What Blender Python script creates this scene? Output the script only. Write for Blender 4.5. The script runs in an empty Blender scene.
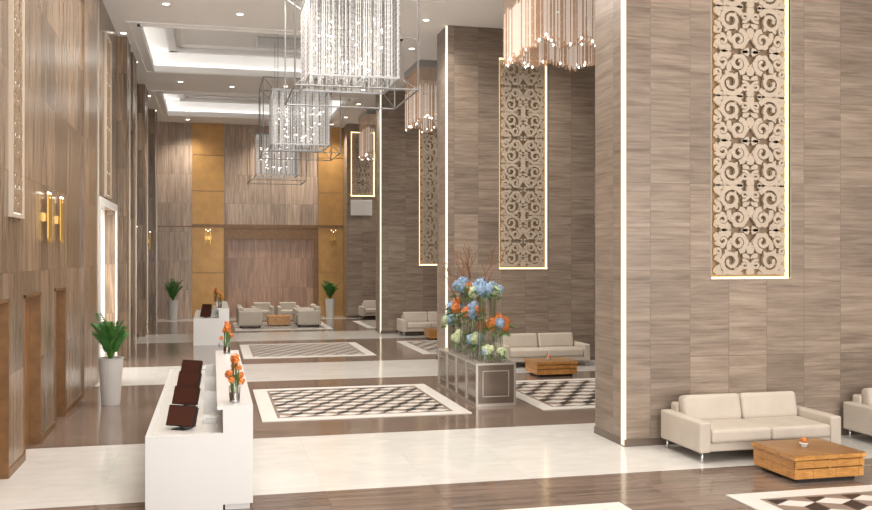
import bpy, bmesh, math, random
from mathutils import Vector, Matrix
random.seed(7)
S=bpy.context.scene
COL=S.collection
# ---------------------------------------------------------------- materials
def srgb(r,g,b):
    f=lambda c:(c/255/12.92) if c/255<=.04045 else ((c/255+.055)/1.055)**2.4
    return (f(r),f(g),f(b),1)
def mat(name,col,rough=.5,metal=0,emis=0,ecol=None,noise=0,nscale=8,bump=0,spec=.5):
    m=bpy.data.materials.new(name); m.use_nodes=True
    nt=m.node_tree; b=nt.nodes['Principled BSDF']
    b.inputs['Base Color'].default_value=col
    b.inputs['Roughness'].default_value=rough
    b.inputs['Metallic'].default_value=metal
    b.inputs['Specular IOR Level'].default_value=spec
    if emis:
        b.inputs['Emission Color'].default_value=ecol or col
        b.inputs['Emission Strength'].default_value=emis
    if noise:
        tc=nt.nodes.new('ShaderNodeTexCoord')
        n=nt.nodes.new('ShaderNodeTexNoise'); n.inputs['Scale'].default_value=nscale; n.inputs['Detail'].default_value=6
        nt.links.new(tc.outputs['Object'],n.inputs['Vector'])
        r=nt.nodes.new('ShaderNodeValToRGB')
        r.color_ramp.elements[0].position=.3; r.color_ramp.elements[1].position=.7
        r.color_ramp.elements[0].color=tuple(c*(1-noise) for c in col[:3])+(1,)
        r.color_ramp.elements[1].color=tuple(min(1,c*(1+noise)) for c in col[:3])+(1,)
        nt.links.new(n.outputs['Fac'],r.inputs['Fac']); nt.links.new(r.outputs['Color'],b.inputs['Base Color'])
        if bump:
            bp=nt.nodes.new('ShaderNodeBump'); bp.inputs['Strength'].default_value=bump
            nt.links.new(n.outputs['Fac'],bp.inputs['Height']); nt.links.new(bp.outputs['Normal'],b.inputs['Normal'])
    return m
def glassmat(name,tint=(1,1,1,1),base=.12):
    m=bpy.data.materials.new(name); m.use_nodes=True; nt=m.node_tree
    for n in list(nt.nodes): nt.nodes.remove(n)
    o=nt.nodes.new('ShaderNodeOutputMaterial'); mx=nt.nodes.new('ShaderNodeMixShader')
    t=nt.nodes.new('ShaderNodeBsdfTransparent'); t.inputs['Color'].default_value=tint
    g=nt.nodes.new('ShaderNodeBsdfGlossy'); g.inputs['Roughness'].default_value=.05
    lw=nt.nodes.new('ShaderNodeLayerWeight'); lw.inputs['Blend'].default_value=.25
    ad=nt.nodes.new('ShaderNodeMath'); ad.operation='ADD'; ad.inputs[1].default_value=base; ad.use_clamp=True
    nt.links.new(lw.outputs['Facing'],ad.inputs[0]); nt.links.new(ad.outputs[0],mx.inputs['Fac'])
    nt.links.new(t.outputs[0],mx.inputs[1]); nt.links.new(g.outputs[0],mx.inputs[2]); nt.links.new(mx.outputs[0],o.inputs['Surface'])
    return m
def math_(nt,op,a,b=None,c=None):
    n=nt.nodes.new('ShaderNodeMath'); n.operation=op
    for i,v in enumerate((a,b,c)):
        if v is None: continue
        if isinstance(v,(int,float)): n.inputs[i].default_value=v
        else: nt.links.new(v,n.inputs[i])
    return n.outputs[0]
def stone_color(nt,U,V,cd,cl,tw,th,gu,gv,joint=.55,tone=.22,offset=0.0,mortar=.004):
    cb=nt.nodes.new('ShaderNodeCombineXYZ'); nt.links.new(U,cb.inputs[0]); nt.links.new(V,cb.inputs[1])
    br=nt.nodes.new('ShaderNodeTexBrick'); br.offset=offset; br.squash=1
    br.inputs['Scale'].default_value=1; br.inputs['Brick Width'].default_value=tw; br.inputs['Row Height'].default_value=th
    br.inputs['Mortar Size'].default_value=mortar; br.inputs['Mortar Smooth'].default_value=0
    br.inputs['Color1'].default_value=(0,0,0,1); br.inputs['Color2'].default_value=(1,1,1,1); br.inputs['Mortar'].default_value=(.5,.5,.5,1)
    nt.links.new(cb.outputs[0],br.inputs['Vector'])
    r=math_(nt,'MULTIPLY',br.outputs['Color'],1.0)
    def vein(su,sv,dist,det):
        u2=math_(nt,'MULTIPLY_ADD',r,37.0,math_(nt,'MULTIPLY',U,su))
        v2=math_(nt,'MULTIPLY_ADD',r,11.0,math_(nt,'MULTIPLY',V,sv))
        cb2=nt.nodes.new('ShaderNodeCombineXYZ'); nt.links.new(u2,cb2.inputs[0]); nt.links.new(v2,cb2.inputs[1])
        n=nt.nodes.new('ShaderNodeTexNoise'); n.inputs['Scale'].default_value=1; n.inputs['Detail'].default_value=det; n.inputs['Roughness'].default_value=.65
        n.inputs['Distortion'].default_value=dist
        nt.links.new(cb2.outputs[0],n.inputs['Vector']); return n.outputs['Fac']
    if gu>gv: a=vein(gu,gv,.6,7); c=vein(gu*4,gv*1.5,.3,4)
    else: a=vein(gu,gv,.5,7); c=vein(gu*1.5,gv*4,.3,4)
    f=math_(nt,'ADD',math_(nt,'MULTIPLY',a,.55),math_(nt,'MULTIPLY',c,.45))
    rp=nt.nodes.new('ShaderNodeValToRGB'); rp.color_ramp.elements[0].position=.37; rp.color_ramp.elements[1].position=.63
    rp.color_ramp.elements[0].color=cd; rp.color_ramp.elements[1].color=cl
    nt.links.new(f,rp.inputs['Fac'])
    k=math_(nt,'MULTIPLY_ADD',r,tone,1-tone/2)
    k=math_(nt,'MULTIPLY',k,math_(nt,'MULTIPLY_ADD',br.outputs['Fac'],-joint,1.0))
    mx=nt.nodes.new('ShaderNodeVectorMath'); mx.operation='SCALE'
    nt.links.new(rp.outputs['Color'],mx.inputs[0]); nt.links.new(k,mx.inputs['Scale'])
    return mx.outputs[0]
def wallstone(name,cd,cl,tw=.6,th=1.2,gu=9,gv=.7,rough=.32,offset=0.,tone=.22,joint=.45):
    m=bpy.data.materials.new(name); m.use_nodes=True; nt=m.node_tree; b=nt.nodes['Principled BSDF']
    g=nt.nodes.new('ShaderNodeNewGeometry'); sp=nt.nodes.new('ShaderNodeSeparateXYZ'); nt.links.new(g.outputs['Position'],sp.inputs[0])
    U=math_(nt,'ADD',sp.outputs[0],sp.outputs[1])
    c=stone_color(nt,U,sp.outputs[2],cd,cl,tw,th,gu,gv,tone=tone,offset=offset,joint=joint)
    nt.links.new(c,b.inputs['Base Color']); b.inputs['Roughness'].default_value=rough
    return m
def floormat():
    m=bpy.data.materials.new('banded_marble_floor'); m.use_nodes=True; nt=m.node_tree; b=nt.nodes['Principled BSDF']
    g=nt.nodes.new('ShaderNodeNewGeometry'); sp=nt.nodes.new('ShaderNodeSeparateXYZ'); nt.links.new(g.outputs['Position'],sp.inputs[0])
    X,Y=sp.outputs[0],sp.outputs[1]
    brown=stone_color(nt,X,Y,srgb(90,76,68),srgb(136,119,108),1.2,.6,.7,9,joint=.3,tone=.2)
    white=stone_color(nt,X,Y,srgb(200,198,195),srgb(214,212,208),1.2,.8,1.2,1.2,joint=.1,tone=.04)
    md=math_(nt,'PINGPONG',math_(nt,'ADD',Y,-11.75+92.0),4.6)
    f=math_(nt,'LESS_THAN',md,1.58)
    mx=nt.nodes.new('ShaderNodeMix'); mx.data_type='RGBA'
    nt.links.new(f,mx.inputs[0]); nt.links.new(brown,mx.inputs[6]); nt.links.new(white,mx.inputs[7])
    nt.links.new(mx.outputs[2],b.inputs['Base Color']); b.inputs['Roughness'].default_value=.12
    return m
M={}
M['floor']=floormat()
M['col']=wallstone('taupe_veined_stone',srgb(116,102,91),srgb(162,147,133),gu=.8,gv=7,tone=.34,joint=.32)
M['left']=wallstone('warm_veined_stone',srgb(92,75,61),srgb(156,134,112),tone=.55,joint=.35,rough=.25)
M['far']=wallstone('far_veined_stone',srgb(146,124,107),srgb(204,184,166),tone=.35)
M['farlow']=wallstone('brown_veneer_panels',srgb(130,98,80),srgb(190,155,132),tw=.75,th=1.25,tone=.35)
M['lintel']=mat('dark_bronze_veneer',srgb(124,92,60),.35,.2,noise=.2)
M['gold']=mat('gold_leaf_panel',srgb(182,140,84),.35,.3,noise=.12,nscale=3)
M['bronze']=mat('bronze_door_metal',srgb(146,104,64),.3,.35,noise=.2,nscale=3)
M['brass']=mat('polished_brass',srgb(212,172,100),.25,.85,emis=.05,ecol=(1,.7,.3,1))
M['ceil']=mat('white_plaster',srgb(250,249,248),.7)
M['trimw']=mat('white_trim',srgb(235,234,232),.5)
M['grille']=mat('dark_grille',srgb(120,120,122),.5)
M['led']=mat('warm_led',(.2,.18,.14,1),.5,emis=1.25,ecol=(1,.86,.62,1))
M['ledg']=mat('gold_led',(1,.85,.5,1),.5,emis=3.0,ecol=(1,.76,.4,1))
M['cove_fill']=mat('cove_fill_glow',(1,1,1,1),.5,emis=3.2,ecol=(1,.97,.92,1))  # emission for the added ceiling fill strips
M['lamp']=mat('downlight_emitter',(1,1,1,1),.5,emis=7,ecol=(1,.93,.8,1))
M['fret']=mat('champagne_fretwork',srgb(184,170,154),.5,.0)
M['fretback']=mat('fret_backing',srgb(136,114,92),.6,emis=.04,ecol=(1,.8,.5,1))
M['fretlit']=mat('fret_backlit',(1,.97,.9,1),.6,emis=.9,ecol=(1,.95,.86,1))
M['sofa']=mat('beige_upholstery',srgb(190,181,170),.75,noise=.05,nscale=4,spec=.2)
M['chrome']=mat('chrome',(.75,.75,.76,1),.15,1)
M['frame']=mat('pale_cage_metal',srgb(150,150,150),.4,.3)
M['oak']=wallstone('golden_burl_wood',srgb(162,108,52),srgb(204,152,86),tw=.3,th=.16,gu=6,gv=18,rough=.3,tone=.25)
M['desk']=mat('white_solid_surface',srgb(214,214,214),.25)
M['work']=mat('desk_inner_grey',srgb(190,188,184),.4)
M['screen']=mat('dark_brown_screen',srgb(72,40,32),.3)
M['black']=mat('black_plastic',(.02,.02,.02,1),.4)
M['white']=mat('rug_white',srgb(208,205,200),.4,noise=.04)
M['taupe']=mat('rug_taupe',srgb(132,116,106),.4,noise=.1)
M['dark']=mat('rug_black',srgb(34,30,32),.35,noise=.1)
M['glass']=glassmat('clear_glass')
M['glassd']=glassmat('smoked_mirror',(.35,.33,.32,1),.3)
M['pew']=mat('pewter_frame',srgb(182,176,168),.25,.5)
M['pewp']=mat('smoked_mirror_panel',srgb(124,112,103),.15,.5,noise=.12,nscale=2)
M['leaf']=mat('palm_green',srgb(58,114,46),.45,noise=.35,nscale=9)
M['stem']=mat('stem_green',srgb(84,118,60),.5)
M['soil']=mat('soil',srgb(50,38,30),.9)
M['pot']=mat('glazed_planter',srgb(200,198,196),.3)
M['blue']=mat('hydrangea_blue',srgb(150,176,204),.6,noise=.25,nscale=20)
M['orange']=mat('orange_petal',srgb(214,130,62),.55,noise=.3,nscale=20)
M['cream']=mat('cream_petal',srgb(206,216,178),.6,noise=.15,nscale=20)
M['twig']=mat('curly_willow',srgb(138,98,72),.7)
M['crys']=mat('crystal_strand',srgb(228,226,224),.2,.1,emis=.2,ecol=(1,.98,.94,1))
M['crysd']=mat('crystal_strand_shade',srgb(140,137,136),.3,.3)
M['spark']=mat('crystal_lamp',(1,1,1,1),.3,emis=6,ecol=(1,.97,.92,1))
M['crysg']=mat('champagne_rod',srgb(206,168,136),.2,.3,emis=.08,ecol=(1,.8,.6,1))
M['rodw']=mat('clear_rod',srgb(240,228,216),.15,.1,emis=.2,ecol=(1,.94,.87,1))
M['plate']=mat('steel_plate',srgb(176,178,180),.35,.6)
# ---------------------------------------------------------------- mesh builder
class MB:
    def __init__(s): s.v=[];s.f=[];s.m=[]
    def add(s,vs,fs,m=0):
        o=len(s.v); s.v+= [tuple(p) for p in vs]; s.f+=[tuple(i+o for i in f) for f in fs]; s.m+=[m]*len(fs)
    def box(s,x0,x1,y0,y1,z0,z1,m=0):
        s.add([(x0,y0,z0),(x1,y0,z0),(x1,y1,z0),(x0,y1,z0),(x0,y0,z1),(x1,y0,z1),(x1,y1,z1),(x0,y1,z1)],
              [(0,3,2,1),(4,5,6,7),(0,1,5,4),(1,2,6,5),(2,3,7,6),(3,0,4,7)],m)
    def rev(s,cx,cy,prof,n=20,m=0,cap=True,rot=0):
        vs=[];fs=[]
        for r,z in prof:
            for i in range(n):
                a=2*math.pi*i/n+rot; vs.append((cx+r*math.cos(a),cy+r*math.sin(a),z))
        for k in range(len(prof)-1):
            for i in range(n):
                j=(i+1)%n; fs.append((k*n+i,k*n+j,(k+1)*n+j,(k+1)*n+i))
        if cap:
            fs.append(tuple(range(n-1,-1,-1))); b=(len(prof)-1)*n; fs.append(tuple(range(b,b+n)))
        s.add(vs,fs,m)
    def tube(s,pts,r,n=5,m=0):
        pts=[Vector(p) for p in pts]; vs=[];fs=[]
        rr=r if isinstance(r,(list,tuple)) else [r]*len(pts)
        for k,p in enumerate(pts):
            d=(pts[min(k+1,len(pts)-1)]-pts[max(k-1,0)]).normalized()
            a=d.cross(Vector((0,0,1)) if abs(d.z)<.9 else Vector((1,0,0))).normalized(); b=d.cross(a)
            for i in range(n):
                t=2*math.pi*i/n; vs.append(p+a*math.cos(t)*rr[k]+b*math.sin(t)*rr[k])
        for k in range(len(pts)-1):
            for i in range(n):
                j=(i+1)%n; fs.append((k*n+i,k*n+j,(k+1)*n+j,(k+1)*n+i))
        fs.append(tuple(range(n))); fs.append(tuple(range((len(pts)-1)*n,len(pts)*n)))
        s.add(vs,fs,m)
    def octa(s,c,r,m=0,h=1.):
        x,y,z=c
        s.add([(x+r,y,z),(x,y+r,z),(x-r,y,z),(x,y-r,z),(x,y,z+r*h),(x,y,z-r*h)],
              [(0,1,4),(1,2,4),(2,3,4),(3,0,4),(1,0,5),(2,1,5),(3,2,5),(0,3,5)],m)
    def ball(s,c,r,m=0,n=10,k=6):
        prof=[(max(.001,r*math.sin(math.pi*i/k)),c[2]-r*math.cos(math.pi*i/k)) for i in range(k+1)]
        s.rev(c[0],c[1],prof,n,m)
    def obj(s,name,mats,parent=None,smooth=False,loc=None,recalc=True):
        me=bpy.data.meshes.new(name); me.from_pydata(s.v,[],s.f); 
        for mm in mats: me.materials.append(mm)
        me.polygons.foreach_set('material_index',s.m)
        if recalc:
            bm=bmesh.new(); bm.from_mesh(me); bmesh.ops.recalc_face_normals(bm,faces=bm.faces); bm.to_mesh(me); bm.free()
        if smooth: me.polygons.foreach_set('use_smooth',[True]*len(me.polygons))
        o=bpy.data.objects.new(name,me); COL.objects.link(o)
        if parent: o.parent=parent
        if loc: o.location=loc
        return o
def empty(name,loc=(0,0,0)):
    o=bpy.data.objects.new(name,None); o.location=loc; COL.objects.link(o); o.empty_display_size=.2; return o
def rbox(name,x0,x1,y0,y1,z0,z1,m,parent,bev=.03,seg=3,puff=0):
    bm=bmesh.new(); bmesh.ops.create_cube(bm,size=1)
    for v in bm.verts:
        v.co=Vector(((x0+x1)/2+v.co.x*(x1-x0),(y0+y1)/2+v.co.y*(y1-y0),(z0+z1)/2+v.co.z*(z1-z0)))
    bmesh.ops.bevel(bm,geom=bm.edges[:],offset=bev,segments=seg,affect='EDGES',profile=.6)
    me=bpy.data.meshes.new(name); bm.to_mesh(me); bm.free(); me.materials.append(m)
    me.polygons.foreach_set('use_smooth',[True]*len(me.polygons))
    o=bpy.data.objects.new(name,me); COL.objects.link(o); o.parent=parent
    wn=o.modifiers.new('wn','WEIGHTED_NORMAL'); wn.keep_sharp=False
    return o
# ---------------------------------------------------------------- room constants
XL,XR,YN,YF,ZC=-2.33,13.0,-4.0,39.6,8.13
COLX0,COLX1=5.45,11.6
COLS=[11.57,21.37,30.3,38.3]
b=MB(); b.box(XL-.3,XR+.3,YN,YF+.3,-.2,0); b.obj('floor',[M['floor']])
cof=[(4.2,9.6),(13.6,19.2),(23.0,28.6),(32.3,37.4)]; CX0,CX1=-1.75,4.7
b=MB()
b.box(XL-.3,CX0,YN,YF+.3,ZC,ZC+.1); b.box(CX1,XR+.3,YN,YF+.3,ZC,ZC+.1)
prev=YN
for a,c in cof+[(YF+.3,None)]:
    b.box(CX0,CX1,prev,a,ZC,ZC+.1)
    prev=c
for a,c in cof:
    b.box(CX0-.4,CX1+.4,a-.4,c+.4,ZC+.62,ZC+.7)
    b.box(CX0-.42,CX0-.34,a-.4,c+.4,ZC+.08,ZC+.64); b.box(CX1+.34,CX1+.42,a-.4,c+.4,ZC+.08,ZC+.64)
    b.box(CX0-.4,CX1+.4,a-.42,a-.34,ZC+.08,ZC+.64); b.box(CX0-.4,CX1+.4,c+.34,c+.42,ZC+.08,ZC+.64)
    for (i,w_,z_) in ((.5,.22,.45),(.8,.12,.53)):
        for (x0,x1,y0,y1) in ((CX0+i,CX1-i,a+i,a+i+w_),(CX0+i,CX1-i,c-i-w_,c-i),(CX0+i,CX0+i+w_,a+i,c-i),(CX1-i-w_,CX1-i,a+i,c-i)):
            b.box(x0,x1,y0,y1,ZC+z_,ZC+.63)
    for (x0,x1,y0,y1) in ((CX0,CX1,a,a+.06),(CX0,CX1,c-.06,c),(CX0,CX0+.06,a,c),(CX1-.06,CX1,a,c)):
        b.box(x0,x1,y0,y1,ZC-.05,ZC+.14)
    for (x0,x1,y0,y1) in ((CX0-.25,CX1+.25,a-.25,a-.18),(CX0-.25,CX1+.25,c+.18,c+.25),(CX0-.25,CX0-.18,a-.18,c+.18),(CX1+.18,CX1+.25,a-.18,c+.18)):
        b.box(x0,x1,y0,y1,ZC-.03,ZC+.001)
b.obj('ceiling',[M['ceil']])
b=MB()
for a,c in cof:
    b.box(CX0-.3,CX1+.3,a-.3,a-.24,ZC+.12,ZC+.18); b.box(CX0-.3,CX1+.3,c+.24,c+.3,ZC+.12,ZC+.18)
    b.box(CX0-.3,CX0-.24,a-.2,c+.2,ZC+.12,ZC+.18); b.box(CX1+.24,CX1+.3,a-.2,c+.2,ZC+.12,ZC+.18)
b.obj('added_cove_fill_strips',[M['cove_fill']])  # hidden glowing strips added above the ledges to brighten the ceiling
ops=[(10.45,11.64,2.1,'d'),(12.57,13.68,2.1,'d'),(14.9,15.9,2.1,'d'),(20.5,23.8,3.7,'o'),(28.6,30.4,2.4,'d'),(33.0,35.0,2.4,'d')]
b=MB(); prev=YN
for a,c,h,k in ops:
    b.box(XL-.25,XL,prev,a,0,ZC); b.box(XL-.25,XL,a,c,h,ZC); prev=c
b.box(XL-.25,XL,prev,YF+.3,0,ZC)
b.obj('wall_left',[M['left']])
n=0
for a,c,h,k in ops:
    if k=='d':
        n+=1; b=MB(); mid=(a+c)/2
        b.box(XL-.2,XL-.13,a+.02,mid-.006,.0,h-.02,0); b.box(XL-.2,XL-.13,mid+.006,c-.02,.0,h-.02,0)
        for y0,y1 in ((a+.001,a+.04),(c-.04,c-.001)): b.box(XL-.22,XL+.015,y0,y1,0,h-.001,1)
        b.box(XL-.22,XL+.015,a+.001,c-.001,h-.04,h-.001,1)
        b.tube([(XL-.1,mid-.06,.85),(XL-.1,mid-.06,1.25)],.012,6,2); b.tube([(XL-.1,mid+.06,.85),(XL-.1,mid+.06,1.25)],.012,6,2)
        for yy in (mid-.06,mid+.06):
            for zz in (.9,1.2): b.tube([(XL-.14,yy,zz),(XL-.1,yy,zz)],.008,5,2)
        b.obj('door_%d'%n,[M['bronze'],M['lintel'],M['brass']])
b=MB(); b.box(-5.2,-5.1,19.9,24.1,0,3.9); b.box(-5.1,XL-.25,19.8,19.9,0,3.9); b.box(-5.1,XL-.25,24.1,24.2,0,3.9); b.box(-5.1,XL-.25,19.9,24.1,3.8,3.9); b.box(-5.1,XL-.3,19.9,24.1,-.1,0)
b.obj('wall_side_passage',[M['trimw']])
tn=0
for a,c,p in ((17.9,20.0,.04),(24.4,25.2,.22),(26.2,27.2,.22),(31.0,32.2,.2),(36.2,37.4,.2)):
    tn+=1; b=MB(); b.box(XL,XL+p,a,c,0,ZC-.001); b.box(XL,XL+p+.02,c-.04,c,0,ZC-.001,1); b.obj('trim_%d'%tn,[M['left'],M['pew']])
b=MB(); b.box(XL,XL+.04,20.35,20.5,0,3.85);b.box(XL,XL+.04,23.8,23.95,0,3.85);b.box(XL,XL+.04,20.5,23.8,3.7,3.85); b.obj('trim_passage_frame',[M['trimw']])
b=MB(); b.box(XL-.3,XR+.3,YF,YF+.3,3.82,ZC,0); b.box(XL-.3,XR+.3,YF,YF+.3,0,3.82,1)
b.box(XL,-.85,YF-.05,YF,0,3.8,0)
b.box(.45,4.38,YF-.1,YF,3.3,3.8,2); b.box(-.85,5.6,YF-.12,YF,3.8,3.92,2)
b.box(.45,.6,YF-.1,YF,0,3.3,2); b.box(4.2,4.38,YF-.1,YF,0,3.3,2)
b.box(XL,-.85,YF-.06,YF,3.8,3.84,2)
for x0,x1 in ((-.85,.45),(4.38,5.68)):
    z=0
    for z1 in (1.9,3.8,5.3,6.8,ZC):
        b.box(x0+.01,x1-.01,YF-.07,YF,z+.01 if z else 0,z1-.012,3); z=z1
b.obj('wall_far',[M['far'],M['farlow'],M['lintel'],M['gold']])
b=MB(); b.box(XR,XR+.3,YN,YF+.3,0,ZC); b.obj('wall_right',[M['col']])
# ---------------------------------------------------------------- fretwork
def ribbon(P,W):
    out=[]
    for i,p in enumerate(P):
        a=P[max(i-1,0)]; c=P[min(i+1,len(P)-1)]
        dx,dy=c[0]-a[0],c[1]-a[1]; l=math.hypot(dx,dy) or 1
        nx,ny=-dy/l,dx/l; w=W[i]/2*1.4
        out.append(((p[0]+nx*w,p[1]+ny*w),(p[0]-nx*w,p[1]-ny*w)))
    return out
def quarter():
    strips=[]
    def spiral(cx,cy,r0,r1,a0,turns,w0,w1,lob=True,n=26):
        P=[];W=[]
        for i in range(n):
            t=i/(n-1); a=math.radians(a0)+turns*2*math.pi*t; r=r0+(r1-r0)*t**.8
            P.append((cx+r*math.cos(a),cy+r*math.sin(a))); W.append(w0+(w1-w0)*t)
        strips.append(ribbon(P,W))
        disc(P[-1][0],P[-1][1],w1*.9)
        if lob:
            for i in range(2,int(n*.62),3):
                a=math.atan2(P[i][1]-cy,P[i][0]-cx); s=1 if turns>0 else -1
                tear(P[i][0],P[i][1],a-s*.9+0,.085,.042)
    def tear(x,y,a,L,Wd,n=7):
        P=[];W=[]
        for i in range(n):
            t=i/(n-1); aa=a+.5*t
            P.append((x+L*t*math.cos(aa),y+L*t*math.sin(aa))); W.append(Wd*max(.04,math.sin(math.pi*min(1,.25+t*.75)))**.8)
        strips.append(ribbon(P,W))
    def disc(x,y,r):
        n=10; strips.append([((x+r*math.cos(math.pi*i/(n-1)),y+r*math.sin(math.pi*i/(n-1))),(x+r*math.cos(math.pi*i/(n-1)),y-r*math.sin(math.pi*i/(n-1)))) for i in range(n)])
    spiral(.31,.19,.185,.05,205,1.45,.05,.03)
    spiral(.19,.47,.14,.04,-95,-1.4,.05,.028)
    spiral(.43,.49,.105,.03,150,-1.3,.042,.024)
    spiral(.09,.14,.075,.02,60,1.2,.03,.02,False)
    spiral(.50,.33,.06,.02,-40,1.1,.03,.018,False)
    for (x,y,a,L,w) in ((0,.0,90,.22,.10),(0,.30,90,.2,.09),(0,.34,35,.13,.05),(.02,.6,20,.2,.05),(.3,.6,0,.2,.05),(.54,.02,110,.2,.06),(.54,.0,150,.22,.05),(.33,.35,80,.2,.055),(.12,.27,170,.12,.05),(.55,.6,230,.15,.05),(.12,.0,20,.2,.045),(.52,.2,100,.14,.05)):
        tear(x,y,math.radians(a),L,w)
    return strips
Q=quarter()
def fret_panel(b,width,z0,z1,T,m=0,depth=.03,us=1.0):
    """each scroll sits at its own tiny relief step so no two faces are coplanar"""
    sx=(width/2)/.56; nq=max(2,round((z1-z0)/(.64*sx*us))); sz=(z1-z0)/nq/.64
    for k in range(nq):
        for mx in (-1,1):
            for si,st in enumerate(Q):
                dd=.0005*si+(.00025 if mx>0 else 0)
                vs=[];fs=[]
                for (p,q) in st:
                    for (x,z) in (p,q):
                        x=min(max(x,-.02),.557)*sx*mx; zz=min(max(z,-.02),.66)*sz
                        zz=(k*.64*sz+zz) if k%2==0 else ((k+1)*.64*sz-zz)
                        zz=min(max(z0+zz,z0),z1)
                        vs.append(T(x,zz,dd)); vs.append(T(x,zz,depth))
                for i in range(len(st)-1):
                    o=i*4
                    fs+=[(o,o+2,o+6,o+4),(o,o+4,o+5,o+1),(o+2,o+3,o+7,o+6)]
                b.add(vs,fs,m)
for ci,y in enumerate(COLS):
    T_=1.0; x0,x1=COLX0,COLX1
    hx0,hx1,hz0,hz1=(6.76,8.0,2.28,7.42)
    if ci==3: hx0,hx1,hz0,hz1=5.62,6.62,5.1,7.8
    b=MB()
    b.box(x0,hx0,y,y+T_,0,ZC); b.box(hx1,x1,y,y+T_,0,ZC); b.box(hx0,hx1,y,y+T_,0,hz0); b.box(hx0,hx1,y,y+T_,hz1,ZC)
    b.box(hx0,hx1,y+.1,y+T_,hz0,hz1,1)
    if ci<3: b.box(x0-.015,x0+.015,y-.01,y+.09,0.02,ZC-.01,2)
    b.box(x0-.012,x1+.01,y-.012,y+T_+.012,0,.1,3)
    e=.014+.004*ci; f0=y+.04
    b.box(hx0,hx0+e,f0,y+.095,hz0,hz1,4); b.box(hx1-e,hx1,f0,y+.095,hz0,hz1,4); b.box(hx0,hx1,f0,y+.095,hz0,hz0+e*1.6,4); b.box(hx0,hx1,f0,y+.095,hz1-e,hz1,4)
    b.box(hx0-.02,hx0,y-.008,y+.02,hz0-.02,hz1+.02,5);b.box(hx1,hx1+.02,y-.008,y+.02,hz0-.02,hz1+.02,5);b.box(hx0,hx1,y-.008,y+.02,hz0-.02,hz0,5);b.box(hx0,hx1,y-.008,y+.02,hz1,hz1+.02,5)
    par=empty('stone_pillar',(0,0,0))
    b.obj('shaft',[M['col'],M['fretback'],M['led'],M['pewp'],M['ledg'],M['pew']],parent=par)
    f=MB(); cx=(hx0+hx1)/2
    fret_panel(f,hx1-hx0-.11,hz0+.055,hz1-.055,lambda x,z,d,cx=cx,y=y:(cx+x,y+.005+d,z),depth=.045)
    f.obj('fretwork_screen',[M['fret']],parent=par,recalc=False)
    if ci==3:
        f=MB(); f.box(5.6,6.5,y-.06,y,4.3,4.95,0)
        for i in range(8): f.box(5.65,6.45,y-.075,y-.06,4.36+i*.07,4.39+i*.07,0)
        f.obj('air_grille',[M['trimw']],parent=par)
for yc,w in ((12.0,.6),(21.95,.9),(27.9-2.2,.5)):
    par=empty('fretwork_wall_screen',(0,0,0)); f=MB()
    f.box(XL,XL+.01,yc-w/2,yc+w/2,3.1 if yc!=21.95 else 3.95,7.5,1); zb=3.1 if yc!=21.95 else 3.95
    for y0,y1,z0,z1 in ((yc-w/2-.04,yc-w/2,zb-.04,7.54),(yc+w/2,yc+w/2+.04,zb-.04,7.54),(yc-w/2,yc+w/2,zb-.04,zb),(yc-w/2,yc+w/2,7.5,7.54)): f.box(XL,XL+.05,y0,y1,z0,z1,2)
    fret_panel(f,w-.04,zb+.02,7.48,lambda x,z,d,yc=yc:(XL+.045-d*.6,yc+x,z))
    f.obj('screen',[M['fretback'],M['fretlit'],M['fret']],parent=par,recalc=False)
b=MB(); prev=YN
for a,c,h,k in ops: 
    b.box(XL,XL+.015,prev,a-.01,0,.1); prev=c+.01
b.box(XL,XL+.015,prev,YF,0,.1); b.obj('baseboard_left',[M['lintel']])
# ---------------------------------------------------------------- wall sconces
def sconce(pos,axis):
    b=MB(); x,y,z=pos
    for k in (-1,0,1):
        ox,oy=(.06,k*.085) if axis=='x' else (k*.09,-.09)
        h=.3 - (.06 if k==0 else 0)
        b.rev(x+ox,y+oy,[(.012,z-h-.05),(.022,z-h),(.026,z+h-.03+.06*abs(k)),(.022,z+h+.02)],10,0)
        b.octa((x+ox,y+oy,z+h+.04),.016,1,1.3)
    if axis=='x': b.box(x,x+.03,y-.11,y+.11,z-.06,z+.06,0)
    else: b.box(x-.13,x+.13,y-.06,y,z-.08,z+.08,0)
    b.obj('wall_sconce',[M['brass'],M['lamp']],smooth=False)
for y in (14.05,15.15,29.5,32.6,35.7): sconce((XL,y,3.15),'x')
for x in (-.2,5.03): sconce((x,YF-.07,3.35),'y')
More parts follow.
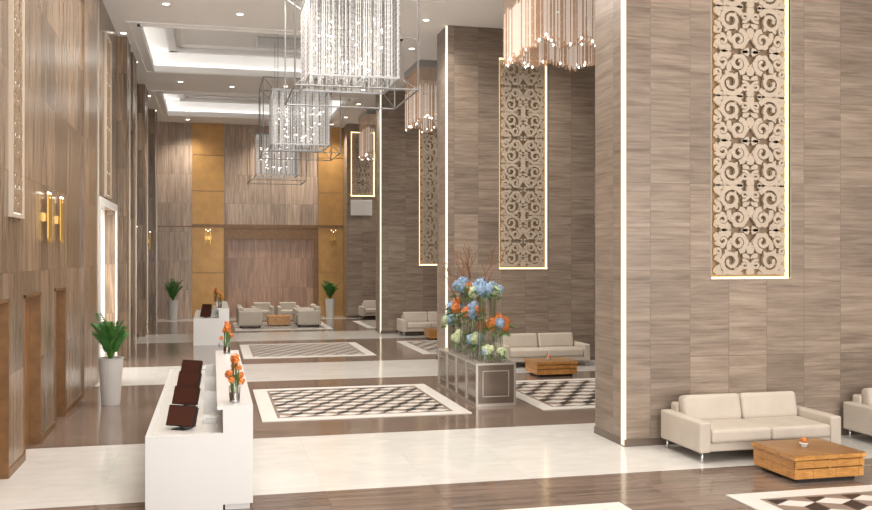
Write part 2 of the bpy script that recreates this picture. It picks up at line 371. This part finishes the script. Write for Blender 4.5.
# ---------------------------------------------------------------- rugs (rhombille marble inlay)
def rug(x0,x1,y0,y1,name='patterned_rug',s=.22):
    bm=bmesh.new(); z=.012
    bw=.3
    ix0,ix1,iy0,iy1=x0+bw,x1-bw,y0+bw,y1-bw
    h=s*math.sqrt(3)
    nx=int((ix1-ix0)/h)+3; ny=int((iy1-iy0)/(1.5*s))+3
    for j in range(-1,ny):
        for i in range(-1,nx):
            cx=ix0+(i+(.5 if j%2 else 0))*h; cy=iy0+j*1.5*s
            P=[(cx+s*math.cos(math.radians(90+60*k)),cy+s*math.sin(math.radians(90+60*k))) for k in range(6)]
            for mi,(a,b_,c) in enumerate(((5,0,1),(1,2,3),(3,4,5))):
                vs=[bm.verts.new((p[0],p[1],z)) for p in ((cx,cy),P[a],P[b_],P[c])]
                f=bm.faces.new(vs); f.material_index=mi
    for co,no in (((ix0,0,0),(-1,0,0)),((ix1,0,0),(1,0,0)),((0,iy0,0),(0,-1,0)),((0,iy1,0),(0,1,0))):
        bmesh.ops.bisect_plane(bm,geom=bm.verts[:]+bm.edges[:]+bm.faces[:],plane_co=co,plane_no=no,clear_outer=True)
    me=bpy.data.meshes.new(name); bm.to_mesh(me); bm.free()
    for k in ('white','taupe','dark'): me.materials.append(M[k])
    par=empty(name); o=bpy.data.objects.new('pattern_field',me); COL.objects.link(o); o.parent=par
    b=MB()
    for (a,c,d,e) in ((x0,x1,y0,iy0),(x0,x1,iy1,y1),(x0,ix0,iy0,iy1),(ix1,x1,iy0,iy1)): b.box(a,c,d,e,0.001,z,0)
    b.box(ix0,ix1,iy0,iy1,0.001,z-.003,0)
    t=.05
    for (a,c,d,e) in ((ix0-t,ix1+t,iy0-t,iy0),(ix0-t,ix1+t,iy1,iy1+t),(ix0-t,ix0,iy0,iy1),(ix1,ix1+t,iy0,iy1)): b.box(a,c,d,e,z,z+.002,1)
    b.obj('border',[M['white'],M['taupe']],parent=par)
for yy0,yy1 in ((5.3,8.95),(14.6,18.15),(23.7,27.4),(32.6,36.4)):
    rug(.75,4.15,yy0,yy1)
    rug(5.4,10.4,yy0,yy1,s=.26)
# ---------------------------------------------------------------- sofa
def sofa(x0,yb,w=2.0,d=.98):
    p=empty('sofa',(x0+w/2,yb-d/2,0)); 
    L=-w/2;R=w/2;F=-d/2;B=d/2; c=M['sofa']
    rbox('base',L+.04,R-.04,F+.03,B-.02,.14,.25,c,p,.02)
    rbox('arm_left',L,L+.16,F,B,.13,.52,c,p,.035); rbox('arm_right',R-.16,R,F,B,.13,.52,c,p,.035)
    rbox('backrest',L+.15,R-.15,B-.18,B,.13,.62,c,p,.04)
    rbox('seat_cushion_left',L+.165,-.005,F-.01,B-.17,.25,.42,c,p,.05,4); rbox('seat_cushion_right',.005,R-.165,F-.01,B-.17,.25,.42,c,p,.05,4)
    for nm,a,e in (('back_cushion_left',L+.17,-.005),('back_cushion_right',.005,R-.17)):
        o=rbox(nm,a,e,-.1,.1,-.18,.18,c,p,.07,4); o.location=(0,B-.27,.56); o.rotation_euler=(math.radians(-12),0,0)
    for i,(x,y) in enumerate(((L+.07,F+.07),(R-.07,F+.07),(L+.07,B-.07),(R-.07,B-.07))):
        b=MB(); b.rev(x,y,[(.016,0),(.016,.14)],10,0); b.obj('leg_%d'%(i+1),[M['chrome']],p,True)
sofa(5.9,11.42,2.04,1.05); sofa(8.75,11.42,2.1,1.05)
sofa(6.5,21.2,2.15); sofa(9.2,21.2)
sofa(5.95,30.15); sofa(8.6,30.15)
sofa(5.9,38.2)
def coffee_table(x0,y0,w=1.2,d=.8,h=.32):
    b=MB(); b.box(x0+.1,x0+w-.1,y0+.08,y0+d-.08,0.013 if y0>30 else 0,.05,1)
    b.box(x0,x0+w,y0,y0+d,h-.05,h,0); b.box(x0+.02,x0+w-.02,y0+.02,y0+d-.02,.05,.16,0); b.box(x0+.05,x0+w-.05,y0+.05,y0+d-.05,.16,h-.05,2)
    for k in range(3): 
        xx=x0+.02+(w-.04-.03)*k/2; b.box(xx,xx+.03,y0+.015,y0+d-.015,.16,h-.05,0)
    b.box(x0+.02,x0+w-.02,y0+.012,y0+.03,.175,h-.065,0)
    b.obj('coffee_table',[M['oak'],M['black'],M['oak']])
coffee_table(6.42,9.2,.95,.86); coffee_table(6.72,18.6,.95,.8); coffee_table(6.5,27.7,.95,.8)
def heads(b,c,R,m,n=70,sz=.03,core=None):
    if core is not None: b.ball(c,R*.82,core,8,5)
    for i in range(n):
        z=1-2*(i+.5)/n; r=math.sqrt(max(0,1-z*z)); a=i*2.39996+random.uniform(-.2,.2)
        nrm=Vector((r*math.cos(a),r*math.sin(a),z)); nrm=(nrm+Vector([random.uniform(-.35,.35) for _ in range(3)])).normalized()
        p=Vector(c)+Vector((r*math.cos(a),r*math.sin(a),z))*R*random.uniform(.86,1.08)
        t=nrm.cross(Vector((.3,.2,1))).normalized(); u=nrm.cross(t)
        s=sz*random.uniform(.8,1.3)
        b.add([p+t*s,p+u*s*.8+nrm*s*.3,p-t*s,p-u*s*.8+nrm*s*.3],[(0,1,2,3)],m)
def low_bowl(x,y,z):
    b=MB(); b.rev(x,y,[(.035,z),(.055,z+.04),(.05,z+.05)],14,0)
    heads(b,(x,y,z+.07),.04,1,26,.016,1); b.obj('flower_bowl',[M['pot'],M['orange']])
low_bowl(6.86,9.65,.321); low_bowl(7.15,19.0,.321); low_bowl(6.9,28.1,.321)
# ---------------------------------------------------------------- reception desks
def desk(x0,x1,y0,y1,nmon):
    p=empty('reception_desk'); b=MB(); H,h=1.068,.788
    b.box(x1-.30,x1,y0,y1,.06,H-.04,0); b.box(x1-.36,x1+.0,y0-.0,y1,H-.04,H,0)
    b.box(x1-.28,x1-.03,y0+.03,y1-.03,0,.06,0)
    b.box(x0,x1-.30,y0,y0+.08,0,h,0); b.box(x0,x1-.30,y1-.08,y1,0,h,0)
    b.box(x0,x0+.05,y0+.08,y1-.08,.0,.62,0) 
    b.box(x0,x1-.30,y0+.08,y1-.08,h-.05,h-.02,1)
    b.box(x0,x0+.06,y0+.08,y1-.08,h-.08,h,0)
    n=nmon
    for i in range(1,n):
        yy=y0+.08+(y1-y0-.16)*i/n; b.box(x0+.55,x1-.30,yy-.012,yy+.012,h-.02,H-.06,0)
    b.obj('counter_body',[M['desk'],M['work'],M['black']],parent=p)
    for i in range(n):
        yy=y0+.42+(y1-y0-1.3)*i/(n-1)
        m=MB(); m.box(-.17,.17,-.012,.012,0,.22,0); m.box(-.16,.16,-.016,-.012,.01,.21,1); m.box(-.17,.17,.012,.035,0.01,.21,1); m.box(-.1,.1,.035,.055,0.05,.17,1)
        o=m.obj('monitor_%d'%(i+1),[M['black'],M['screen']],parent=p); o.location=(x0+.32,yy,h+.015); o.rotation_euler=(math.radians(-18),0,math.radians(-34))
        k=MB(); k.box(-.02,.02,.02,.06,0,.1); k.box(-.08,.08,-.04,.12,0,.012); o=k.obj('monitor_stand_%d'%(i+1),[M['black']],parent=p); o.location=(x0+.32,yy,h-.019); o.rotation_euler=(0,0,math.radians(-34))
        k=MB(); k.box(-.07,.07,-.12,.12,0,.04); k.box(-.05,.05,-.1,.1,.04,.06); o=k.obj('phone_%d'%(i+1),[M['desk']],parent=p); o.location=(x0+.63,yy+.4,h-.019)
desk(-.66,.40,9.64,15.3,4); desk(-.55,.46,27.5,32.0,3)
def vase_orange(x,y,z,h=.18):
    b=MB(); b.rev(x,y,[(.055,z),(.06,z+h),(.056,z+h)],16,0,cap=False); b.rev(x,y,[(.052,z+.006),(.054,z+h*.6)],14,4)
    for i in range(15):
        a=random.uniform(0,6.28); t=random.uniform(.1,1); tip=(x+.095*t*math.cos(a),y+.095*t*math.sin(a),z+h+.32-.26*t+random.uniform(-.03,.03))
        b.tube([(x+.02*math.cos(a),y+.02*math.sin(a),z+.02),(x+.04*math.cos(a),y+.04*math.sin(a),z+h),tip],.005,4,1)
        heads(b,tip,.03,2,14,.018,2)
        if i%3==0: b.add([(x,y,z+h),(tip[0]*.4+x*.6+.03,tip[1],z+h+.1),(tip[0]+.03,tip[1]+.03,z+h+.14)],[(0,1,2)],1)
    b.obj('orange_flower_vase',[M['glass'],M['stem'],M['orange'],M['cream'],M['glassd']])
vase_orange(.22,9.82,1.069); vase_orange(.21,14.75,1.069); vase_orange(.2,27.8,1.069); vase_orange(.1,31.6,1.069)
# ---------------------------------------------------------------- display pedestals with flowers
for i in range(4):
    y0=15.22+i*.70; x0,x1=4.40,5.12; y1=y0+.68; h=.745
    b=MB(); b.box(x0+.02,x1-.02,y0+.02,y1-.02,.05,h-.03,1); b.box(x0,x1,y0,y1,h-.035,h,0); b.box(x0,x1,y0,y1,.0,.05,0)
    for a in (x0,x1-.035):
        for c in (y0,y1-.035): b.box(a,a+.035,c,c+.035,.05,h-.035,0)
    b.box(x0+.12,x1-.12,y0+.012,y0+.02,.16,.175,0); b.box(x0+.12,x1-.12,y0+.012,y0+.02,.6,.615,0); b.box(x0+.12,x0+.135,y0+.012,y0+.02,.16,.6,0); b.box(x1-.135,x1-.12,y0+.012,y0+.02,.16,.6,0)
    b.box(x0+.012,x0+.02,y0+.12,y1-.12,.16,.175,0); b.box(x0+.012,x0+.02,y0+.12,y1-.12,.6,.615,0)
    b.obj('display_pedestal',[M['pew'],M['pewp']])
def arrangement(x,y,vh,R,cols,twig=0,vr=.07):
    b=MB(); z=.747
    b.rev(x,y,[(vr,z),(vr,z+vh)],18,0,cap=False); b.rev(x,y,[(vr*.95,z+.005),(vr*.95,z+.02)],14,0)
    for i in range(7):
        a=i*.9; b.tube([(x+vr*.4*math.cos(a),y+vr*.4*math.sin(a),z+.02),(x+vr*.6*math.cos(a+1),y+vr*.6*math.sin(a+1),z+vh),(x+R*.6*math.cos(a+1),y+R*.6*math.sin(a+1),z+vh+R*.6)],.004,4,1)
    top=z+vh+R*.55
    k=len(cols)
    for i in range(6):
        a=i*1.047+x*5; cc=cols[i%k]; hr=R*.5
        heads(b,(x+R*.62*math.cos(a),y+R*.62*math.sin(a),top+random.uniform(-.02,.05)),hr,cc,60,.026,cc)
    heads(b,(x,y,top+R*.5),R*.55,cols[0],70,.026,cols[0])
    for i in range(24):
        a=random.uniform(0,6.28); r=R*random.uniform(.8,1.4); zz=max(z+.05,top+random.uniform(-.18,.02))
        b.add([(x+r*.5*math.cos(a),y+r*.5*math.sin(a),zz),(x+r*.8*math.cos(a+.2),y+r*.8*math.sin(a+.2),zz+.04),(x+r*1.2*math.cos(a),y+r*1.2*math.sin(a),zz-.03),(x+r*.8*math.cos(a-.2),y+r*.8*math.sin(a-.2),zz+.02)],[(0,1,2,3)],1)
    for i in range(twig):
        a=random.uniform(0,6.28); sp=random.uniform(.15,.5); hh=random.uniform(.6,1.0); P=[];n=14; ph=random.uniform(0,6)
        for j in range(n):
            t=j/(n-1); wob=.06*t
            P.append((x+sp*t*math.cos(a)+wob*math.sin(t*11+ph),y+sp*t*math.sin(a)+wob*math.cos(t*9+ph),top+hh*t-.2*max(0,t-.75)))
        b.tube(P,[.013*(1-.6*j/(n-1)) for j in range(n)],4,5)
        for j in (6,10):
            q=Vector(P[j]); a2=a+random.uniform(-1.5,1.5); b.tube([q,q+Vector((.06*math.cos(a2),.06*math.sin(a2),.08)),q+Vector((.06*math.cos(a2+.5),.06*math.sin(a2+.5),.18)),q+Vector((.13*math.cos(a2),.13*math.sin(a2),.22))],.006,4,5)
    b.obj('flower_arrangement',[M['glass'],M['stem'],M['blue'],M['orange'],M['cream'],M['twig']])
BL,OR,CR=2,3,4
arrangement(4.62,15.62,1.12,.22,[BL,BL,CR],3)
arrangement(4.90,15.52,.52,.2,[OR,OR,BL],0,.08)
arrangement(4.66,15.38,.14,.10,[CR,CR,BL],0,.06)
arrangement(4.92,15.95,1.10,.18,[BL,CR],0)
arrangement(4.64,16.25,.70,.2,[BL,OR],0)
arrangement(4.62,16.0,.22,.16,[CR,BL],0)
arrangement(4.60,16.75,1.15,.2,[BL,OR,BL],5)
arrangement(4.90,16.70,.45,.2,[CR,OR],0)
arrangement(4.62,17.30,.72,.2,[OR,BL],4)
arrangement(4.88,17.30,1.05,.18,[BL],4)
arrangement(4.64,17.8,.45,.2,[BL,CR],0)
arrangement(4.60,17.05,.2,.15,[CR],0)
arrangement(4.90,15.34,.12,.08,[CR],0,.05)
# ---------------------------------------------------------------- potted palms
def palm(x,y,ph=.8,r=.2,lh=.9,name='potted_palm'):
    b=MB(); b.rev(x,y,[(r*.72,0),(r*.95,ph*.96),(r,ph),(r*.88,ph),(r*.86,ph-.05)],24,0); b.rev(x,y,[(r*.85,ph-.06),(r*.85,ph-.04)],16,1)
    for i in range(22):
        a=i*2.4+random.uniform(-.2,.2); el=random.uniform(.95,1.5); L=lh*random.uniform(.55,1.0); P=[];n=10
        out=math.cos(el); up=math.sin(el)
        for j in range(n):
            t=j/(n-1); rad=L*(t*out*.45+.12*t*t)+.02
            P.append(Vector((x+rad*math.cos(a),y+rad*math.sin(a),ph-.05+L*(t*up*1.1-.3*t*t))))
        b.tube(P,[.009*(1-.7*j/(n-1)) for j in range(n)],4,2)
        side=Vector((-math.sin(a),math.cos(a),0))
        for j in range(3,n):
            d=(P[j]-P[j-1]).normalized()
            for s in (-1,1):
                for q in (0,.5):
                    base=P[j-1].lerp(P[j],q); ll=.17*(1-.7*abs(j/n-.55)); tip=base+(side*s*1.0+d*.7).normalized()*ll+Vector((0,0,-.05))
                    mid=base.lerp(tip,.4)+Vector((0,0,.015)); w=d*.016
                    b.add([base,mid+w,tip,mid-w],[(0,1,2,3)],2)
    b.obj(name,[M['pot'],M['soil'],M['leaf']])
palm(-1.74,17.0,.82,.22,1.15); palm(-1.58,38.9,.8,.22,1.2); palm(4.80,38.8,.8,.22,1.2)
# ---------------------------------------------------------------- lounge armchairs
def armchair(x,y,rot):
    p=empty('armchair',(x,y,0.013)); p.rotation_euler=(0,0,rot); c=M['sofa']; w=.88
    rbox('seat_base',-w/2+.05,w/2-.05,-.4,.4,.1,.3,c,p,.03); rbox('seat_cushion',-.3,.3,-.42,.26,.3,.44,c,p,.05)
    rbox('arm_left',-w/2,-w/2+.15,-.42,.42,.08,.6,c,p,.05); rbox('arm_right',w/2-.15,w/2,-.42,.42,.08,.6,c,p,.05); rbox('backrest',-w/2+.1,w/2-.1,.24,.44,.08,.74,c,p,.07)
    for i,(a,e) in enumerate(((-.34,-.34),(.34,-.34),(-.34,.34),(.34,.34))):
        b=MB(); b.rev(a,e,[(.02,0),(.02,.1)],8,0); b.obj('foot_%d'%(i+1),[M['black']],p)
armchair(1.3,34.0,math.radians(90)); armchair(3.4,34.0,math.radians(-90))
armchair(1.3,35.4,math.radians(90)); armchair(3.4,35.4,math.radians(-90))
armchair(1.9,36.9,0); armchair(2.9,36.9,0)
coffee_table(1.95,34.3,.85,.85,.38)
# ---------------------------------------------------------------- crystal chandeliers
CACHE={}
def spot(p,name,loc,e,r=.4,ang=150,col=(1,.94,.85)):
    l=bpy.data.lights.new(name,'SPOT'); l.energy=e; l.spot_size=math.radians(ang); l.spot_blend=1; l.shadow_soft_size=r; l.color=col
    o=bpy.data.objects.new(name,l); COL.objects.link(o); o.location=loc
    if p: o.parent=p
    return o
def crystal(cx,cy):
    p=empty('crystal_chandelier',(cx,cy,0))
    if 'cr' not in CACHE:
        b=MB(); w=.77; z0,z1=5.66,7.1; n=44
        pts=[]
        for i in range(n):
            t=-w+2*w*i/(n-1); pts+= [(t,-w),(t,w),(-w,t),(w,t)]
        for i in range(9):
            for j in range(9): pts.append((-.63+.1575*i,-.63+.1575*j))
        for ip,(x,y) in enumerate(pts):
            edge=max(abs(x),abs(y))>.76
            zb=z0 if edge else z0+.06
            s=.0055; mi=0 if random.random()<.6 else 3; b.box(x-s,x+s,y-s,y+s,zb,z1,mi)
            k=15 if edge else 8
            for q in range(k): b.octa((x,y,zb+(z1-zb)*(q+.3*random.random())/k),.014,mi,1.9)
        for i in range(6):
            for j in range(6):
                for zz in (5.95,6.3,6.65):
                    if random.random()<.5: b.octa((-.6+.24*i+random.uniform(-.04,.04),-.6+.24*j,zz+random.uniform(-.06,.06)),.024,1)
        b.box(-w-.02,w+.02,-w-.02,w+.02,z1,z1+.05,2)
        for a in (-w-.01,w-.01):
            b.box(a,a+.02,-w,w,z0-.02,z0+.015,2); b.box(-w,w,a,a+.02,z0-.02,z0+.015,2)
        CACHE['cr']=b
        f=MB(); c=1.04; f0,f1=5.42,7.4; r=.015
        cs=[(-c,-c),(c,-c),(c,c),(-c,c)]
        for i in range(4):
            a=cs[i]; d=cs[(i+1)%4]
            f.tube([(a[0],a[1],f0),(a[0],a[1],f1)],r,6,0)
            for z in (f0,f1): f.tube([(a[0],a[1],z),(d[0],d[1],z)],r,6,0)
            f.tube([(a[0],a[1],f1),(a[0]*.74,a[1]*.74,7.14)],r*.7,5,0); f.tube([(a[0],a[1],f0),(a[0]*.74,a[1]*.74,5.66)],r*.5,5,0)
            f.tube([(a[0]*.6,a[1]*.6,7.14),(a[0]*.6,a[1]*.6,ZC+.62)],.008,5,0)
        CACHE['fr']=f
    CACHE['cr'].obj('crystal_body',[M['crys'],M['spark'],M['plate'],M['crysd']],p,recalc=False); CACHE['fr'].obj('cage_frame',[M['frame']],p)
    spot(p,'glow',(0,0,5.6),280)
for y in (7.0,16.3,26.1,35.6): crystal(2.35,y)
def rods(cx,cy,w,d):
    p=empty('rod_chandelier',(cx,cy,0)); b=MB(); nx=int(w/.06); ny=int(d/.06)
    for i in range(nx):
        for j in range(ny):
            if 2<i<nx-3 and 2<j<ny-3: continue
            x=-w/2+w*i/(nx-1); y=-d/2+d*j/(ny-1)
            zb=6.45+.05*math.sin(i*.5)+.04*math.cos(j*.6)+random.uniform(-.06,.06)
            s=.008
            zt=7.45+random.uniform(-.05,.05)
            b.box(x-s,x+s,y-s,y+s,zb,zt,1 if random.random()<.5 else 0); b.box(x-.003,x+.003,y-.003,y+.003,zt,7.95,0); b.octa((x,y,zb),.02,0 if random.random()<.8 else 2,1.8)
            for q in range(3): b.octa((x,y,zb+.2+q*.25),.013,1,1.8)
    b.box(-w/2-.03,w/2+.03,-d/2-.03,d/2+.03,7.95,ZC-.001,3)
    b.obj('hanging_rods',[M['crysg'],M['rodw'],M['spark'],M['plate']],p,recalc=False)
    spot(p,'glow',(0,0,6.2),270,col=(1,.91,.79))
for y in (7.0,16.6,26.3,35.3): rods(6.95,y,2.6,1.9)
# ---------------------------------------------------------------- ceiling fixtures
def downlight(x,y,e=350):
    b=MB(); b.rev(x,y,[(.07,ZC-.012),(.07,ZC-.001)],16,0); b.rev(x,y,[(.095,ZC-.008),(.095,ZC-.0005)],16,1); b.obj('ceiling_downlight',[M['lamp'],M['trimw']])
    if e: spot(None,'lamp_spot',(x,y,ZC-.06),e,.12,125,(1,.92,.81))
for y in (11.6,21.0,30.3,38.6):
    for x in (-1.0,2.3,4.85): downlight(x,y,290 if y<12 else (360 if y<35 else 480))
for y in (21.5,30.8):
    for x in (.6,3.8): downlight(x,y,0)
for y in (14.5,18.0,24.0,27.5,33.2,36.5): downlight(-2.16,y,0); downlight(5.15,y,0)
for y in (9.6,19.6,28.6,37.0): downlight(7.6,y,290 if y<12 else 360)
b=MB(); zc=ZC+.62; b.box(1.2,2.6,26.2,27.4,zc-.03,zc-.001,1)
for i in range(10): b.box(1.25,2.55,26.25+i*.11,26.29+i*.11,zc-.04,zc-.028,0)
b.obj('ceiling_air_vent',[M['trimw'],M['plate']])
def area(name,loc,sx,sy,e,rot=(0,0,0),col=(1,.94,.87)):
    l=bpy.data.lights.new(name,'AREA'); l.shape='RECTANGLE'; l.size=sx; l.size_y=sy; l.energy=e; l.color=col
    o=bpy.data.objects.new(name,l); COL.objects.link(o); o.location=loc; o.rotation_euler=rot
area('added_coffer_fill_light',(1.5,6.9,ZC+.4),4,3.4,420); area('added_coffer_fill_light',(1.5,16.4,ZC+.4),4,3.6,660)  # out-of-view area lights added in two coffers as overhead fill
area('passage_light',(-3.8,22,3.7),1.5,3,220)
area('added_rear_fill_light',(5.0,-3.6,3.2),12,5,1600,(math.radians(122),0,0),(1,.95,.89))  # fill light added behind the camera for ceiling and pillar fronts
w=bpy.data.worlds.new('world'); S.world=w; w.use_nodes=True
w.node_tree.nodes['Background'].inputs[0].default_value=(1,.97,.93,1); w.node_tree.nodes['Background'].inputs[1].default_value=.95
cam=bpy.data.cameras.new('camera'); cam.sensor_width=36; cam.lens=920/872*36; cam.shift_y=.001; cam.clip_end=200
co=bpy.data.objects.new('camera',cam); COL.objects.link(co); co.location=(0,0,2.6); co.rotation_euler=(math.radians(90),0,-math.atan(223/920))
S.camera=co
S.view_settings.view_transform='Standard'; S.view_settings.look='None'; S.view_settings.exposure=0.06
